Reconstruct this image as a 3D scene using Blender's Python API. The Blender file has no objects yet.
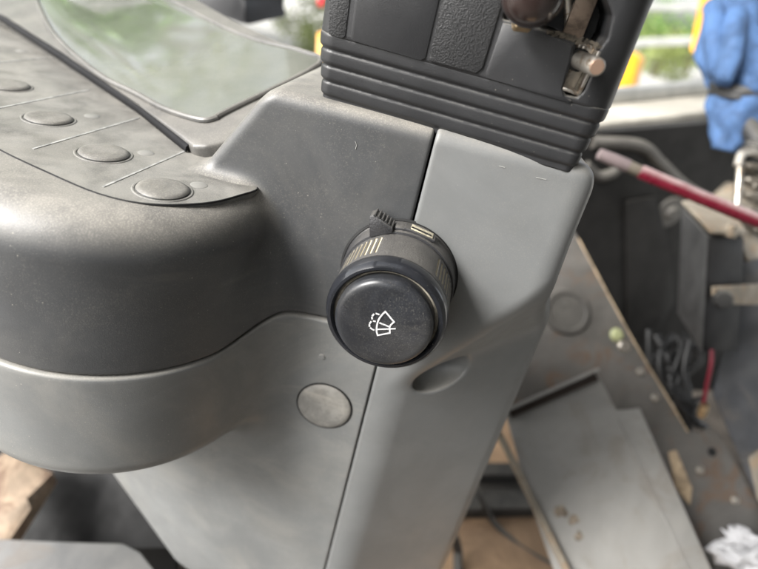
import bpy, bmesh, math, random
import numpy as np
from mathutils import Vector, Matrix
random.seed(4)
rng = np.random.default_rng(7)
S = 0.001                                    # everything below is written in millimetres
scene = bpy.context.scene
C = scene.collection

# ------------------------------------------------------------------ camera frame (surveyed from the photograph)
F = 562.0
_Z = np.array([.2, .85, .49]); _Z /= np.linalg.norm(_Z)
_a = np.array([-.18, -.49, .85]); _a -= _a.dot(_Z) * _Z; _a /= np.linalg.norm(_a)
_Y = -_a; _X = np.cross(_Y, _Z)
R = np.array([_X, _Y, _Z])
def ray(u, v): return R @ np.array([(u - 379) / F, -(v - 284.5) / F, -1.0])
def at(u, v, d): return ray(u, v) * d
def on(u, v, ax, val):
    r = ray(u, v); return r * (val / r[ax])
def onp(u, v, p, n):
    r = ray(u, v); return r * (np.dot(p, n) / np.dot(r, n))

# ------------------------------------------------------------------ materials
MATS = {}
def mat(name, col, rough=.5, dust=0.0, dustcol=(.33, .31, .27), grain=0, grain_str=.15, metal=0.0, spec=.5,
        mottle=.15, mottle_scale=25, specks=0.0, coat=0.0, second=None, second_amt=.5, second_scale=40, scratch=0.0, film=0.0):
    if name in MATS: return MATS[name]
    m = bpy.data.materials.new(name); m.use_nodes = True
    nt = m.node_tree; N = nt.nodes; L = nt.links; N.clear()
    out = N.new('ShaderNodeOutputMaterial'); b = N.new('ShaderNodeBsdfPrincipled'); L.new(b.outputs[0], out.inputs[0])
    tc = N.new('ShaderNodeTexCoord')
    def noise(scale, detail=4, rough=.6, dist=0):
        n = N.new('ShaderNodeTexNoise'); n.inputs['Scale'].default_value = scale; n.inputs['Detail'].default_value = detail
        n.inputs['Roughness'].default_value = rough; n.inputs['Distortion'].default_value = dist
        L.new(tc.outputs['Object'], n.inputs['Vector']); return n.outputs['Fac']
    def rng_(x, a, b_, c=0, d=1):
        n = N.new('ShaderNodeMapRange'); n.interpolation_type = 'SMOOTHSTEP'
        n.inputs[1].default_value = a; n.inputs[2].default_value = b_; n.inputs[3].default_value = c; n.inputs[4].default_value = d
        L.new(x, n.inputs[0]); return n.outputs[0]
    def mth(op, x, y):
        n = N.new('ShaderNodeMath'); n.operation = op
        for i, k in enumerate((x, y)):
            if isinstance(k, (int, float)): n.inputs[i].default_value = k
            else: L.new(k, n.inputs[i])
        return n.outputs[0]
    def mix(f, a, b_):
        n = N.new('ShaderNodeMix'); n.data_type = 'RGBA'
        if isinstance(f, (int, float)): n.inputs[0].default_value = f
        else: L.new(f, n.inputs[0])
        for i, k in ((6, a), (7, b_)):
            if isinstance(k, tuple): n.inputs[i].default_value = (*k[:3], 1)
            else: L.new(k, n.inputs[i])
        return n.outputs[2]
    lo = tuple(c * (1 - mottle) for c in col); hi = tuple(min(1, c * (1 + mottle)) for c in col)
    c = mix(rng_(noise(mottle_scale, 5, .65, .6), .35, .65), lo, hi)
    if second: c = mix(mth('MULTIPLY', rng_(noise(second_scale, 6, .7, .8), .5, .62), second_amt), c, second)
    rg = rng_(noise(mottle_scale * 2.3, 5), .3, .7, max(.02, rough - .07), min(1, rough + .07))
    if film:                                  # thin dust film in uneven wipes everywhere
        mp = N.new('ShaderNodeMapping'); mp.inputs['Scale'].default_value = (9, 14, 70); mp.inputs['Rotation'].default_value = (.3, .35, .2)
        L.new(tc.outputs['Object'], mp.inputs[0]); sn = N.new('ShaderNodeTexNoise'); sn.inputs['Scale'].default_value = 1; sn.inputs['Detail'].default_value = 7; sn.inputs['Roughness'].default_value = .7; sn.inputs['Distortion'].default_value = .7
        L.new(mp.outputs[0], sn.inputs['Vector'])
        f = mth('MULTIPLY', mth('ADD', rng_(noise(18, 6, .7, 1.2), .4, .7, 0, .65), rng_(sn.outputs['Fac'], .55, .75, 0, .9)), film)
        gr_ = mth('MULTIPLY', rng_(noise(2300, 3, .6), .53, .68, 0, 1), rng_(noise(24, 5, .7, .6), .38, .66, .12, 1))
        f = mth('ADD', f, mth('MULTIPLY', gr_, min(.34, .12 + film * .7)))
        f = mth('MINIMUM', f, .9)
        c = mix(f, c, dustcol)
    if dust:                                  # dust that settles on faces that look up
        g = N.new('ShaderNodeNewGeometry'); sx = N.new('ShaderNodeSeparateXYZ'); L.new(g.outputs['Normal'], sx.inputs[0])
        up = rng_(sx.outputs[2], .12, .95)
        pat = mth('ADD', rng_(noise(45, 6, .7, .5), .25, .7, .35, 1), rng_(noise(2100, 3), .46, .66, 0, .6))
        f = mth('MINIMUM', mth('MULTIPLY', mth('MULTIPLY', up, pat), dust), .92)
        c = mix(f, c, dustcol); rg = mix_f = mth('ADD', rg, mth('MULTIPLY', f, .25))
    if specks:
        for sc_, lo_, hi_, st_ in ((520, .72, .80, .65), (1150, .58, .70, .5)):
            v = N.new('ShaderNodeTexVoronoi'); v.inputs['Scale'].default_value = sc_; L.new(tc.outputs['Object'], v.inputs['Vector'])
            dsp = rng_(v.outputs['Distance'], .05, .13, 1, 0)
            sp = N.new('ShaderNodeSeparateColor'); L.new(v.outputs['Color'], sp.inputs[0])
            keep = rng_(sp.outputs[0], lo_, hi_)
            cl = rng_(noise(26 if sc_ < 500 else 31, 4, .65), .42, .62, .06, 1)
            c = mix(mth('MULTIPLY', mth('MULTIPLY', mth('MULTIPLY', dsp, keep), cl), specks * st_), c, (.55, .51, .43))
    at_ = N.new('ShaderNodeAttribute'); at_.attribute_name = 'dirt'
    c = mix(at_.outputs['Fac'], c, (.62, .56, .42))
    L.new(c, b.inputs['Base Color'])
    if not isinstance(rg, float): L.new(rg, b.inputs['Roughness'])
    b.inputs['Metallic'].default_value = metal; b.inputs['Specular IOR Level'].default_value = spec
    b.inputs['Coat Weight'].default_value = coat; b.inputs['Coat Roughness'].default_value = .08
    h = None
    if grain:
        h = rng_(noise(grain, 3, .55), .3, .7)
    if scratch:
        mp = N.new('ShaderNodeMapping'); mp.inputs['Scale'].default_value = (30, 30, 900); mp.inputs['Rotation'].default_value = (.4, .9, .3)
        L.new(tc.outputs['Object'], mp.inputs[0]); n = N.new('ShaderNodeTexNoise'); n.inputs['Scale'].default_value = 1.0; n.inputs['Detail'].default_value = 4
        L.new(mp.outputs[0], n.inputs['Vector']); s = mth('MULTIPLY', n.outputs['Fac'], scratch)
        h = s if h is None else mth('ADD', h, s)
    if h is not None:
        bp = N.new('ShaderNodeBump'); bp.inputs['Strength'].default_value = grain_str; bp.inputs['Distance'].default_value = .0004
        L.new(h, bp.inputs['Height']); L.new(bp.outputs[0], b.inputs['Normal'])
    MATS[name] = m; return m

DARK = mat('dark_grey_plastic', (.060, .062, .064), .40, dust=.62, grain=2600, grain_str=.10, specks=.8, mottle=.08, film=.10)
MID = mat('grey_plastic', (.165, .170, .168), .37, dust=.5, grain=2600, grain_str=.08, specks=.9, mottle=.09, film=.36)
LIGHT = mat('pale_grey_plastic', (.172, .177, .176), .36, dust=.4, grain=2600, grain_str=.07, specks=.3, mottle=.06, film=.10)
PLUGM = mat('plug_plastic', (.21, .205, .19), .55, dust=.4, grain=900, grain_str=.2, specks=.3, mottle=.2, mottle_scale=120, film=.8)
BOOT = mat('charcoal_plastic', (.024, .0245, .026), .42, dust=.4, grain=2600, grain_str=.1, specks=.35, mottle=.1)
LEATHER = mat('grained_charcoal_plastic', (.022, .0225, .0235), .46, dust=.2, grain=2000, grain_str=.4, mottle=.1)
PANEL = mat('button_membrane', (.080, .083, .083), .42, dust=.45, grain=2600, grain_str=.10, specks=.7, mottle=.4, mottle_scale=45, film=.4)
BUTTON = mat('button_rubber', (.070, .070, .068), .42, dust=.45, mottle=.4, mottle_scale=120, specks=.3)
LAMP = mat('lamp_lens', (.19, .19, .18), .4, dust=.3)
LINE = mat('pale_print', (.30, .30, .285), .6, mottle=.3, mottle_scale=200)
BEZEL = mat('bezel_plastic', (.075, .074, .071), .32, dust=.25, grain=2600, grain_str=.06, mottle=.12, film=.3)
GLOSS = mat('glossy_black_trim', (.012, .012, .014), .12, coat=.5)
GLASS = mat('display_glass', (.11, .12, .10), .10, dust=.12, mottle=.05, spec=.8, coat=.7, film=.14)
STALK = mat('stalk_plastic', (.028, .028, .030), .44, dust=.22, grain=1500, grain_str=.2, specks=.5, mottle=.15)
RING = mat('glossy_ring', (.016, .017, .020), .16, specks=.6, mottle=.2, coat=.25)
CAP = mat('satin_cap', (.020, .0215, .025), .34, specks=.7, mottle=.25, mottle_scale=60, film=.10)
WHITE = mat('white_print', (.6, .6, .6), .5, mottle=.02)
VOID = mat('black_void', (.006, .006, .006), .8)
STEEL = mat('galvanised_steel', (.5, .47, .42), .38, metal=.85, second=(.22, .15, .09), second_amt=.8, second_scale=180, mottle=.25)
BRASS = mat('brass', (.55, .42, .26), .35, metal=.9, second=(.2, .15, .1), second_scale=200)
COPPER = mat('pin_end', (.45, .30, .22), .4, metal=.6, mottle=.2)
BROWN = mat('brown_knob', (.030, .020, .018), .15, coat=.3, mottle=.25)

# ------------------------------------------------------------------ mesh helpers
def link(name, me, material, parent=None, base=(0, 0, 0)):
    o = bpy.data.objects.new(name, me); C.objects.link(o)
    if material: me.materials.append(material)
    if parent is not None: o.parent = parent
    else: o.location = Vector(base) * S
    return o
_base = {}
def thing(name, label, cat, loc=(0, 0, 0), group=None):
    o = bpy.data.objects.new(name, None); C.objects.link(o); o.empty_display_size = .01
    o.location = Vector(loc) * S; o['label'] = label; o['category'] = cat; o['kind'] = 'thing'
    if group: o['group'] = group
    _base[o.name] = np.array(loc, float); return o
def tag(o, label, cat, group=None):
    o['label'] = label; o['category'] = cat; o['kind'] = 'thing'
    if group: o['group'] = group
    return o
def abs_base(parent): 
    b = np.zeros(3)
    while parent is not None:
        b = b + np.array(parent.location) / S; parent = parent.parent
    return b
def obj(name, verts, faces, material, parent=None, base=None, smooth=False, normals=None, attr=None, angle=None):
    v = np.asarray(verts, float)
    if parent is not None: off = abs_base(parent)
    else:
        off = v.mean(0) if base is None else np.array(base, float)
    me = bpy.data.meshes.new(name)
    me.from_pydata(((v - off) * S).tolist(), [], faces if isinstance(faces, list) else faces.tolist())
    if smooth or normals is not None: me.polygons.foreach_set('use_smooth', [True] * len(me.polygons))
    me.update()
    if angle is not None:
        me.polygons.foreach_set('use_smooth', [True] * len(me.polygons)); me.set_sharp_from_angle(angle=math.radians(angle))
    if normals is not None: me.normals_split_custom_set_from_vertices(normals.tolist())
    if attr is not None:
        a = me.attributes.new('dirt', 'FLOAT', 'POINT'); a.data.foreach_set('value', np.asarray(attr, np.float32))
    return link(name, me, material, parent, (0, 0, 0) if parent is not None else off)
class MB:
    """collects shapes (mm, world) in one bmesh; build() links ONE object"""
    def __init__(s): s.bm = bmesh.new()
    def poly(s, pts, d, bevel=0, seg=2):
        """extrude a polygon by vector d"""
        d = np.asarray(d, float); n = len(pts)
        a = [s.bm.verts.new(tuple(map(float, p))) for p in pts]; b = [s.bm.verts.new(tuple(map(float, np.asarray(p) + d))) for p in pts]
        fs = [s.bm.faces.new(a), s.bm.faces.new(b[::-1])]
        for i in range(n): fs.append(s.bm.faces.new((a[(i + 1) % n], a[i], b[i], b[(i + 1) % n])))
        if bevel:
            es = list({e for f in fs for e in f.edges})
            bmesh.ops.bevel(s.bm, geom=es, offset=bevel, segments=seg, affect='EDGES', profile=.5, clamp_overlap=True)
        return s
    def box(s, c, ex, ey, ez, bevel=0, seg=2):
        c = np.asarray(c, float); ex, ey, ez = map(lambda q: np.asarray(q, float), (ex, ey, ez))
        pts = [c - ex - ey - ez, c + ex - ey - ez, c + ex + ey - ez, c - ex + ey - ez]
        return s.poly(pts, 2 * ez, bevel, seg)
    def tube(s, pts, r, n=12, cap=True, close=False):
        P = [np.asarray(p, float) for p in pts]; rr = r if hasattr(r, '__len__') else [r] * len(P)
        up = None; rings = []
        for i, p in enumerate(P):
            if close: t = P[(i + 1) % len(P)] - P[i - 1]
            else: t = P[min(i + 1, len(P) - 1)] - P[max(i - 1, 0)]
            t = t / (np.linalg.norm(t) + 1e-9)
            if up is None:
                up = np.array([0, 0, 1.]) if abs(t[2]) < .9 else np.array([1., 0, 0])
            up = up - up.dot(t) * t; up /= np.linalg.norm(up); w = np.cross(t, up)
            rings.append([s.bm.verts.new(tuple(p + rr[i] * (math.cos(k * 2 * math.pi / n) * up + math.sin(k * 2 * math.pi / n) * w))) for k in range(n)])
        m = len(rings)
        for i in range(m if close else m - 1):
            A, B = rings[i], rings[(i + 1) % m]
            for k in range(n): s.bm.faces.new((A[k], A[(k + 1) % n], B[(k + 1) % n], B[k]))
        if cap and not close: s.bm.faces.new(rings[0][::-1]); s.bm.faces.new(rings[-1])
        return s
    def lathe(s, prof, o, ax, n=48, ref=None):
        """prof: (radius, height along ax)"""
        o = np.asarray(o, float); ax = np.asarray(ax, float); ax = ax / np.linalg.norm(ax)
        ref = np.array([0, 0, 1.]) if abs(ax[2]) < .9 else np.array([1., 0, 0])
        e1 = ref - ref.dot(ax) * ax; e1 /= np.linalg.norm(e1); e2 = np.cross(ax, e1); rings = []
        for r, h in prof:
            if r < 1e-6: rings.append([s.bm.verts.new(tuple(o + ax * h))])
            else: rings.append([s.bm.verts.new(tuple(o + ax * h + r * (math.cos(k * 2 * math.pi / n) * e1 + math.sin(k * 2 * math.pi / n) * e2))) for k in range(n)])
        for A, B in zip(rings, rings[1:]):
            for k in range(n):
                k2 = (k + 1) % n
                if len(A) == 1 and len(B) == 1: continue
                if len(A) == 1: s.bm.faces.new((A[0], B[k2], B[k]))
                elif len(B) == 1: s.bm.faces.new((A[k], A[k2], B[0]))
                else: s.bm.faces.new((A[k], A[k2], B[k2], B[k]))
        return s
    def build(s, name, material, parent=None, base=None, angle=35):
        bmesh.ops.recalc_face_normals(s.bm, faces=s.bm.faces)
        off = abs_base(parent) if parent is not None else (np.mean([v.co for v in s.bm.verts], axis=0) if base is None else np.array(base, float))
        for v in s.bm.verts: v.co = (v.co - Vector(off)) * S
        me = bpy.data.meshes.new(name); s.bm.to_mesh(me); s.bm.free()
        me.polygons.foreach_set('use_smooth', [True] * len(me.polygons)); me.set_sharp_from_angle(angle=math.radians(angle))
        return link(name, me, material, parent, (0, 0, 0) if parent is not None else off)
def px_poly(pts, ax, val): return [on(u, v, ax, val) for u, v in pts]
def smooth_closed(pts, k=6):
    P = [np.asarray(p, float) for p in pts]; n = len(P); o = []
    for i in range(n):
        a, b, c, d = P[i - 1], P[i], P[(i + 1) % n], P[(i + 2) % n]
        for j in range(k):
            t = j / k; o.append(.5 * (2 * b + (c - a) * t + (2 * a - 5 * b + 4 * c - d) * t * t + (3 * b - a - 3 * c + d) * t ** 3))
    return o
def smooth_open(pts, k=8):
    P = [np.asarray(p, float) for p in pts]; P = [2 * P[0] - P[1]] + P + [2 * P[-1] - P[-2]]; o = []
    for i in range(1, len(P) - 2):
        a, b, c, d = P[i - 1], P[i], P[i + 1], P[i + 2]
        for j in range(k):
            t = j / k; o.append(.5 * (2 * b + (c - a) * t + (2 * a - 5 * b + 4 * c - d) * t * t + (3 * b - a - 3 * c + d) * t ** 3))
    o.append(P[-2]); return o

# ------------------------------------------------------------------ signed distance solids -> meshes (surface nets)
def smin(a, b, k):
    h = np.clip(.5 + .5 * (b - a) / k, 0, 1); return b * (1 - h) + a * h - k * h * (1 - h)
def smax(a, b, k): return -smin(-a, -b, k)
def sstep(a, b, x):
    t = np.clip((x - a) / (b - a), 0, 1); return t * t * (3 - 2 * t)
def poly_sd(x, y, P):
    P = np.asarray(P, float); n = len(P); d = np.full(x.shape, 1e9); s = np.ones(x.shape)
    for i in range(n):
        a = P[i]; b = P[i - 1]; e = b - a; wx = x - a[0]; wy = y - a[1]
        t = np.clip((wx * e[0] + wy * e[1]) / e.dot(e), 0, 1); bx = wx - e[0] * t; by = wy - e[1] * t
        d = np.minimum(d, bx * bx + by * by)
        c1 = y >= a[1]; c2 = y < b[1]; c3 = e[0] * wy > e[1] * wx
        fl = (c1 & c2 & c3) | (~c1 & ~c2 & ~c3); s = np.where(fl, -s, s)
    return s * np.sqrt(d)
def nets(f, lo, hi, h):
    lo = np.array(lo, float); n = np.ceil((np.array(hi) - lo) / h).astype(int) + 1; B = 16
    V = np.ones(n, np.float32) * 99
    for i in range(0, n[0], B):
        for j in range(0, n[1], B):
            for k in range(0, n[2], B):
                i2, j2, k2 = min(i + B, n[0]), min(j + B, n[1]), min(k + B, n[2])
                c = lo + h * (np.array([i + i2, j + j2, k + k2]) - 1) / 2
                d = float(f(*[np.array([q]) for q in c])[0])
                if abs(d) > B * h * 1.1: V[i:i2, j:j2, k:k2] = d; continue
                X, Y, Z = np.meshgrid(lo[0] + h * np.arange(i, i2), lo[1] + h * np.arange(j, j2), lo[2] + h * np.arange(k, k2), indexing='ij')
                V[i:i2, j:j2, k:k2] = f(X, Y, Z)
    for ax in range(3):                       # closed at the edges of the box
        sl = [slice(None)] * 3
        for e in (0, -1): sl[ax] = e; V[tuple(sl)] = np.maximum(V[tuple(sl)], .5 * h)
    ins = V < 0
    cnt = sum(ins[a:n[0] - 1 + a, b:n[1] - 1 + b, c:n[2] - 1 + c].astype(np.int8) for a in (0, 1) for b in (0, 1) for c in (0, 1))
    act = (cnt > 0) & (cnt < 8); I = np.argwhere(act); idx = np.full(act.shape, -1, np.int64); idx[act] = np.arange(len(I))
    cor = {}
    for a in (0, 1):
        for b in (0, 1):
            for c in (0, 1): cor[a, b, c] = V[I[:, 0] + a, I[:, 1] + b, I[:, 2] + c]
    acc = np.zeros((len(I), 3)); m = np.zeros(len(I))
    for p in cor:
        for ax in range(3):
            if p[ax] == 0:
                q = list(p); q[ax] = 1; q = tuple(q); va, vb = cor[p], cor[q]; x = (va < 0) != (vb < 0)
                t = np.where(x, va / np.where(x, va - vb, 1), 0); pos = np.tile(np.array(p, float), (len(I), 1)); pos[:, ax] += t
                acc[x] += pos[x]; m += x
    P = lo + h * (I + acc / m[:, None])
    faces = []
    for ax in range(3):
        o1, o2 = (ax + 1) % 3, (ax + 2) % 3
        sa = [slice(1, -1)] * 3; sb = [slice(1, -1)] * 3; sa[ax] = slice(0, -1); sb[ax] = slice(1, None)
        A, Bq = ins[tuple(sa)], ins[tuple(sb)]
        E = np.argwhere(A != Bq); sg = A[tuple(E.T)]
        E = E + 1; E[:, ax] -= 1
        def cell(d1, d2):
            q = E.copy(); q[:, o1] -= d1; q[:, o2] -= d2; return idx[q[:, 0], q[:, 1], q[:, 2]]
        Q = np.stack([cell(1, 1), cell(0, 1), cell(0, 0), cell(1, 0)], 1)
        Q[~sg] = Q[~sg][:, ::-1]; faces.append(Q)
    Q = np.concatenate(faces)
    def grad(P, e=.35):
        g = np.stack([f(P[:, 0] + e, P[:, 1], P[:, 2]) - f(P[:, 0] - e, P[:, 1], P[:, 2]),
                      f(P[:, 0], P[:, 1] + e, P[:, 2]) - f(P[:, 0], P[:, 1] - e, P[:, 2]),
                      f(P[:, 0], P[:, 1], P[:, 2] + e) - f(P[:, 0], P[:, 1], P[:, 2] - e)], 1) / (2 * e)
        return g
    inb = np.all((P > lo + h) & (P < lo + h * (n - 2)), 1)
    for _ in range(2):
        g = grad(P); d = f(P[:, 0], P[:, 1], P[:, 2]); st = (d / np.maximum((g * g).sum(1), .2))[:, None] * g
        ln = np.linalg.norm(st, axis=1, keepdims=True); st *= np.minimum(1, .5 * h / np.maximum(ln, 1e-9))
        P = np.where(inb[:, None], P - st, P)
    g = grad(P, .45); g /= np.maximum(np.linalg.norm(g, axis=1, keepdims=True), 1e-9)
    return P, Q, g
def solid(name, f, lo, hi, h, material, parent):
    P, Q, g = nets(f, lo, hi, h)
    return obj(name, P, Q, material, parent, normals=g)

# ================================================================== THE STEERING CONSOLE
ZT = -43.0                                    # top of the column
C0 = (-116.0, 187.0); DV = (-.866, .5)        # bulge of the instrument housing: a rounded drum running away to the left
BT, BB = -78.0, -186.0
def column(x, y, z):
    front = 185 - y
    top = z - ZT
    right = (x - (51.0 + np.clip(y - 185, 0, 40) * (.30 * sstep(-82, -125, z) - .12 * sstep(-95, -65, z)))) * .96
    left = (-(x + 64) * 17 + (z + 45) * 11) / 20.25
    d = smax(smax(front, top, 5.5), right, 10)
    d = smax(d, left, 4.5)
    d = smax(d, (-(x + 149) * 58 - (z + 265) * 40) / 70.5, 6)
    d = smax(d, (-(x + 80) * .30 - (y - 185) * .95 - (z + 280) * .17) , 10)
    d = smax(d, y - 285, 4)
    g1 = ((185 + (x - 5) * .58) - y) * .865
    g2 = ((z + 148) - (x - 5) * 1.38) / 1.70 * .75 + (y - 185) * .66
    d = smax(d, -smax(-g1, g2, 3), 3.5)
    # finger recess in the slanted face
    cx, cz = x - 22.5, z + 143.5; a1 = cx * .90 + cz * .43; a2 = -cx * .43 + cz * .90; a3 = y - 194.5
    e = (np.sqrt((a1 / 15.5) ** 2 + (a2 / 9.4) ** 2 + (a3 / 11) ** 2) - 1) * 8.6
    d = smax(d, -e, 1.2)
    return d
def bulge(x, y, z):
    px, py = x - C0[0], y - C0[1]; t = np.clip(px * DV[0] + py * DV[1], 0, 190)
    d2 = np.hypot(px - DV[0] * t, py - DV[1] * t) - 61
    r = 15; q1 = d2 + r; up = (z - BT) + r; dn = (BB - z) + 9
    dtop = np.hypot(np.maximum(q1, 0), np.maximum(up, 0)) + np.minimum(np.maximum(q1, up), 0) - r
    q2 = d2 + 9
    dbot = np.hypot(np.maximum(q2, 0), np.maximum(dn, 0)) + np.minimum(np.maximum(q2, dn), 0) - 9
    return np.maximum(dtop, dbot)
def body(x, y, z): return smin(column(x, y, z), bulge(x, y, z), 6 + 17 * sstep(-80, -118, z))
def zsep(x): return -135 + 9 * sstep(-64, -44, x) + 1.5 * sstep(-44, -5, x)
def upper(x, y, z): return smax(smax(body(x, y, z), (zsep(x) + .35 - z), 1.2), x + 5.5, 1.2)
def lower(x, y, z): return smax(smax(body(x, y, z) - .9, z - (zsep(x) - .35), 1.6), x + 5.25, .8)
def rightf(x, y, z): return smax(body(x, y, z) - .5, -(x + 4.8), 1.3)

con = thing('steering_console', 'dusty grey plastic steering console with a rounded instrument housing and vertical seam', 'steering console', (-30, 220, -330))
solid('upper_cover', upper, (-285, 118, -139), (-4, 292, -40), 1.0, DARK, con)['label'] = 'dark grey upper cover with curved lower edge'
solid('lower_cover', lower, (-285, 118, -335), (-4, 292, -122), 1.15, MID, con)['label'] = 'mid grey lower cover below the curved seam'
solid('side_cover', rightf, (-7, 180, -335), (66, 292, -40), .9, LIGHT, con)['label'] = 'paler grey side cover with oval finger recess'
b = MB(); b.lathe([(0, 1.7), (9, 1.6), (10.6, 1.4), (11.7, .7), (11.9, -.3), (11.9, -3)], (-22.7, 184.2, -169), (0, -1, 0), 72)
sc = b.build('screw_cover', PLUGM, con); sc['label'] = 'round scuffed screw cover disc'
MB().lathe([(11.6, .2), (12.0, .42), (12.5, .2)], (-22.7, 184.05, -169), (0, -1, 0), 72).build('cover_gap', VOID, con)
b = MB(); b.box((-5.2, 200, -185), (2.2, 0, 0), (0, 9, 0), (0, 0, 140)); b.build('seam_backing', VOID, con)
b = MB(); b.lathe([(0, .5), (1.2, .45), (1.7, -.3), (1.7, -2)], on(322, 357, 1, 184.1), (0, -1, 0), 20); b.build('moulded_pip', MID, con)

def scuff(pts, y, parent, r=.13):
    MB().tube(smooth_open([on(u, v, 1, y) for u, v in pts], 4), r, 6).build('scuff_mark', mat('scuffed_plastic', (.34, .34, .32), .6), parent)
scuff([(355, 141), (356.5, 145), (355.5, 149)], 184.85, con, .09)
scuff([(499, 166), (505, 167.5)], 184.4, con, .12)
scuff([(536, 177.5), (546, 179.5)], 184.4, con, .12)

# ------------------------------------------------------------------ instrument monitor on the housing
mon = thing('instrument_monitor', 'dusty instrument monitor with pale reflecting screen and a row of oval buttons', 'monitor', (-150, 210, -78))
ZP = BT + .1
pan = smooth_closed(px_poly([(257, 187), (240, 195), (205, 203), (150, 204), (100, 194), (45, 171), (-5, 147), (-70, 110), (-110, 20), (-40, 5), (8, 24), (62, 60), (102, 86), (142, 112), (190, 147), (228, 172)], 2, ZP), 5)
MB().poly([p - np.array([0, 0, 2.2]) for p in pan], (0, 0, 2.5), .25).build('button_panel', PANEL, mon)
MB().tube([p + np.array([0, 0, -.1]) for p in pan], .38, 8, close=True).build('panel_gap', VOID, mon)
for (u, v) in ((-42, 62), (8, 86), (49, 119), (104, 154), (163, 190)):
    c = on(u, v, 2, ZP + .3)
    bt = MB().lathe([(0, 1.35), (4, 1.35), (6.8, 1.3), (7.8, 1.05), (8.3, .5), (8.4, -.5)], c, (0, 0, 1), 40).build('push_button', BUTTON, mon)
    rg = MB(); rg.lathe([(8.6, -.4), (8.8, .22), (9.3, .3), (9.6, .1), (9.7, -.4)], c, (0, 0, 1), 40); rg.build('rim', PANEL, bt)
for (u, v) in ((22, 51), (146, 153), (199, 185), (92, 116), (67, 50)):
    if (u, v) == (67, 50): continue
    c = on(u, v, 2, ZP + .3)
    MB().lathe([(0, .35), (2.2, .3), (2.9, .05), (3.0, -.4)], c, (0, 0, 1), 24).build('indicator_lamp', LAMP, mon)
for (p, q) in (((-40, 66), (47, 58)), ((-20, 112), (89, 90)), ((33, 149), (139, 118)), ((103, 187), (190, 149))):
    a_, b_ = on(*p, 2, ZP + .3), on(*q, 2, ZP + .3); t = (b_ - a_) / np.linalg.norm(b_ - a_); w = np.cross(t, [0, 0, 1]) * .42
    MB().poly([a_ - w, b_ - w, b_ + w, a_ + w], (0, 0, .18)).build('divider_line', LINE, mon)
th = math.radians(20); SN = np.array([-.5 * math.sin(th), -.866 * math.sin(th), math.cos(th)]); SP = on(190, 150, 2, BT + 3.5)
def scr(pts, lift=0): return [onp(u, v, SP + SN * lift, SN) for u, v in pts]
bz = scr([(192, 146), (206, 146), (233, 140), (345, 68), (322, 65), (232, 20), (120, -45), (-60, -60), (-80, -20), (2, 14), (62, 52), (140, 105)])
MB().poly([p - SN * 9 for p in bz], SN * 9, 1.6, 3).build('bezel', BEZEL, mon)
lip = scr([(-60, -22), (2, 17), (62, 55.5), (141, 108), (192, 149)], -3.2)
MB().tube([p + np.array([-.3, -.5, 0]) for p in lip], 2.2, 12).build('trim_strip', mat('satin_black_trim', (.008, .008, .009), .6, spec=.15), mon)
MB().tube([p + np.array([-.9, -1.6, -.9]) for p in lip], .32, 8).build('trim_line', BEZEL, mon)
gl = smooth_closed(scr([(100, 76), (135, 94), (165, 110), (200, 121), (216, 119), (228, 112), (318, 66), (300, 52), (237, 34), (140, -12), (60, -26), (38, -6), (44, 18), (62, 44)], .1), 5)
gls = MB().poly(gl, SN * .55, .2).build('display_glass', GLASS, mon)
MB().tube([p + SN * .5 for p in gl], 1.35, 10, close=True).build('gasket', BEZEL, mon)

# ------------------------------------------------------------------ wiper stalk
AX, AZ = -5.3, -97.6
stalk = thing('wiper_stalk', 'black round wiper stalk with washer symbol on its end button', 'control stalk', (AX, 186, AZ))
def ring_mesh(name, prof, material, parent, n=360, knurl=None, dirtf=None):
    """lathe about -Y with radius changes by angle; prof: (radius, y)"""
    P = []; D = []; th = np.arange(n) * 2 * math.pi / n
    for r, y in prof:
        rr = np.full(n, float(r)); dd = np.zeros(n)
        if knurl is not None:
            dr, dd = knurl(th, y); rr = rr + dr
        P.append(np.stack([AX + rr * np.cos(th), np.full(n, y), AZ + rr * np.sin(th)], 1)); D.append(dd)
    P = np.concatenate(P); D = np.concatenate(D); Fc = []
    for i in range(len(prof) - 1):
        for k in range(n):
            k2 = (k + 1) % n; Fc.append((i * n + k, i * n + k2, (i + 1) * n + k2, (i + 1) * n + k))
    return obj(name, P, Fc, material, parent, attr=D, angle=40)
ring_mesh('collar', [(21.4, 187), (21.3, 184.6), (21.1, 184.2), (20.9, 184), (20.8, 177.2), (20.5, 176.5), (19, 176.2)], STALK, stalk)
def kn(th, y):
    d = np.degrees(th); dr = np.zeros_like(th); dd = np.zeros_like(th)
    if 161.2 < y < 173.5:
        for a0, a1, st in ((114, 168, 5.4), (2, 56, 5.4), (242, 300, 5.4)):
            m = (d > a0) & (d < a1); ph = ((d - a0) % st) / st; gr = m & (ph < .42)
            dr[gr] -= .5; dd[gr] = 1.0
    return dr, dd
ys = [176.4, 176.0, 175, 173.6, 173.4, 170, 166, 161.3, 161.1, 159.0, 158.6]
ring_mesh('sleeve', [(19.2, ys[0]), (19.8, ys[1])] + [(20.0 - .02 * i, y) for i, y in enumerate(ys[2:])] + [(19.0, 158.4)], STALK, stalk, 720, kn)
ring_mesh('end_ring', [(18.5, 158.9), (19.6, 158.7), (20.1, 158.1), (20.2, 156.6), (20.05, 154.6), (19.5, 153.0), (18.7, 152.1), (17.9, 152.0), (17.3, 152.5), (17.0, 154), (16.9, 158)], RING, stalk, 160)
ring_mesh('gap_shade_ring', [(20.8, 184.75), (21.5, 184.35), (22.3, 184.75)], VOID, stalk, 120)  # black ring painting the gap and contact shade round the collar foot
dirt = ring_mesh('dust_line', [(17.0, 154.6), (16.5, 154.1), (15.6, 154.6)], mat('settled_dust', (.34, .31, .25), .9, mottle=.3, mottle_scale=300), stalk, 120)
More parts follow.
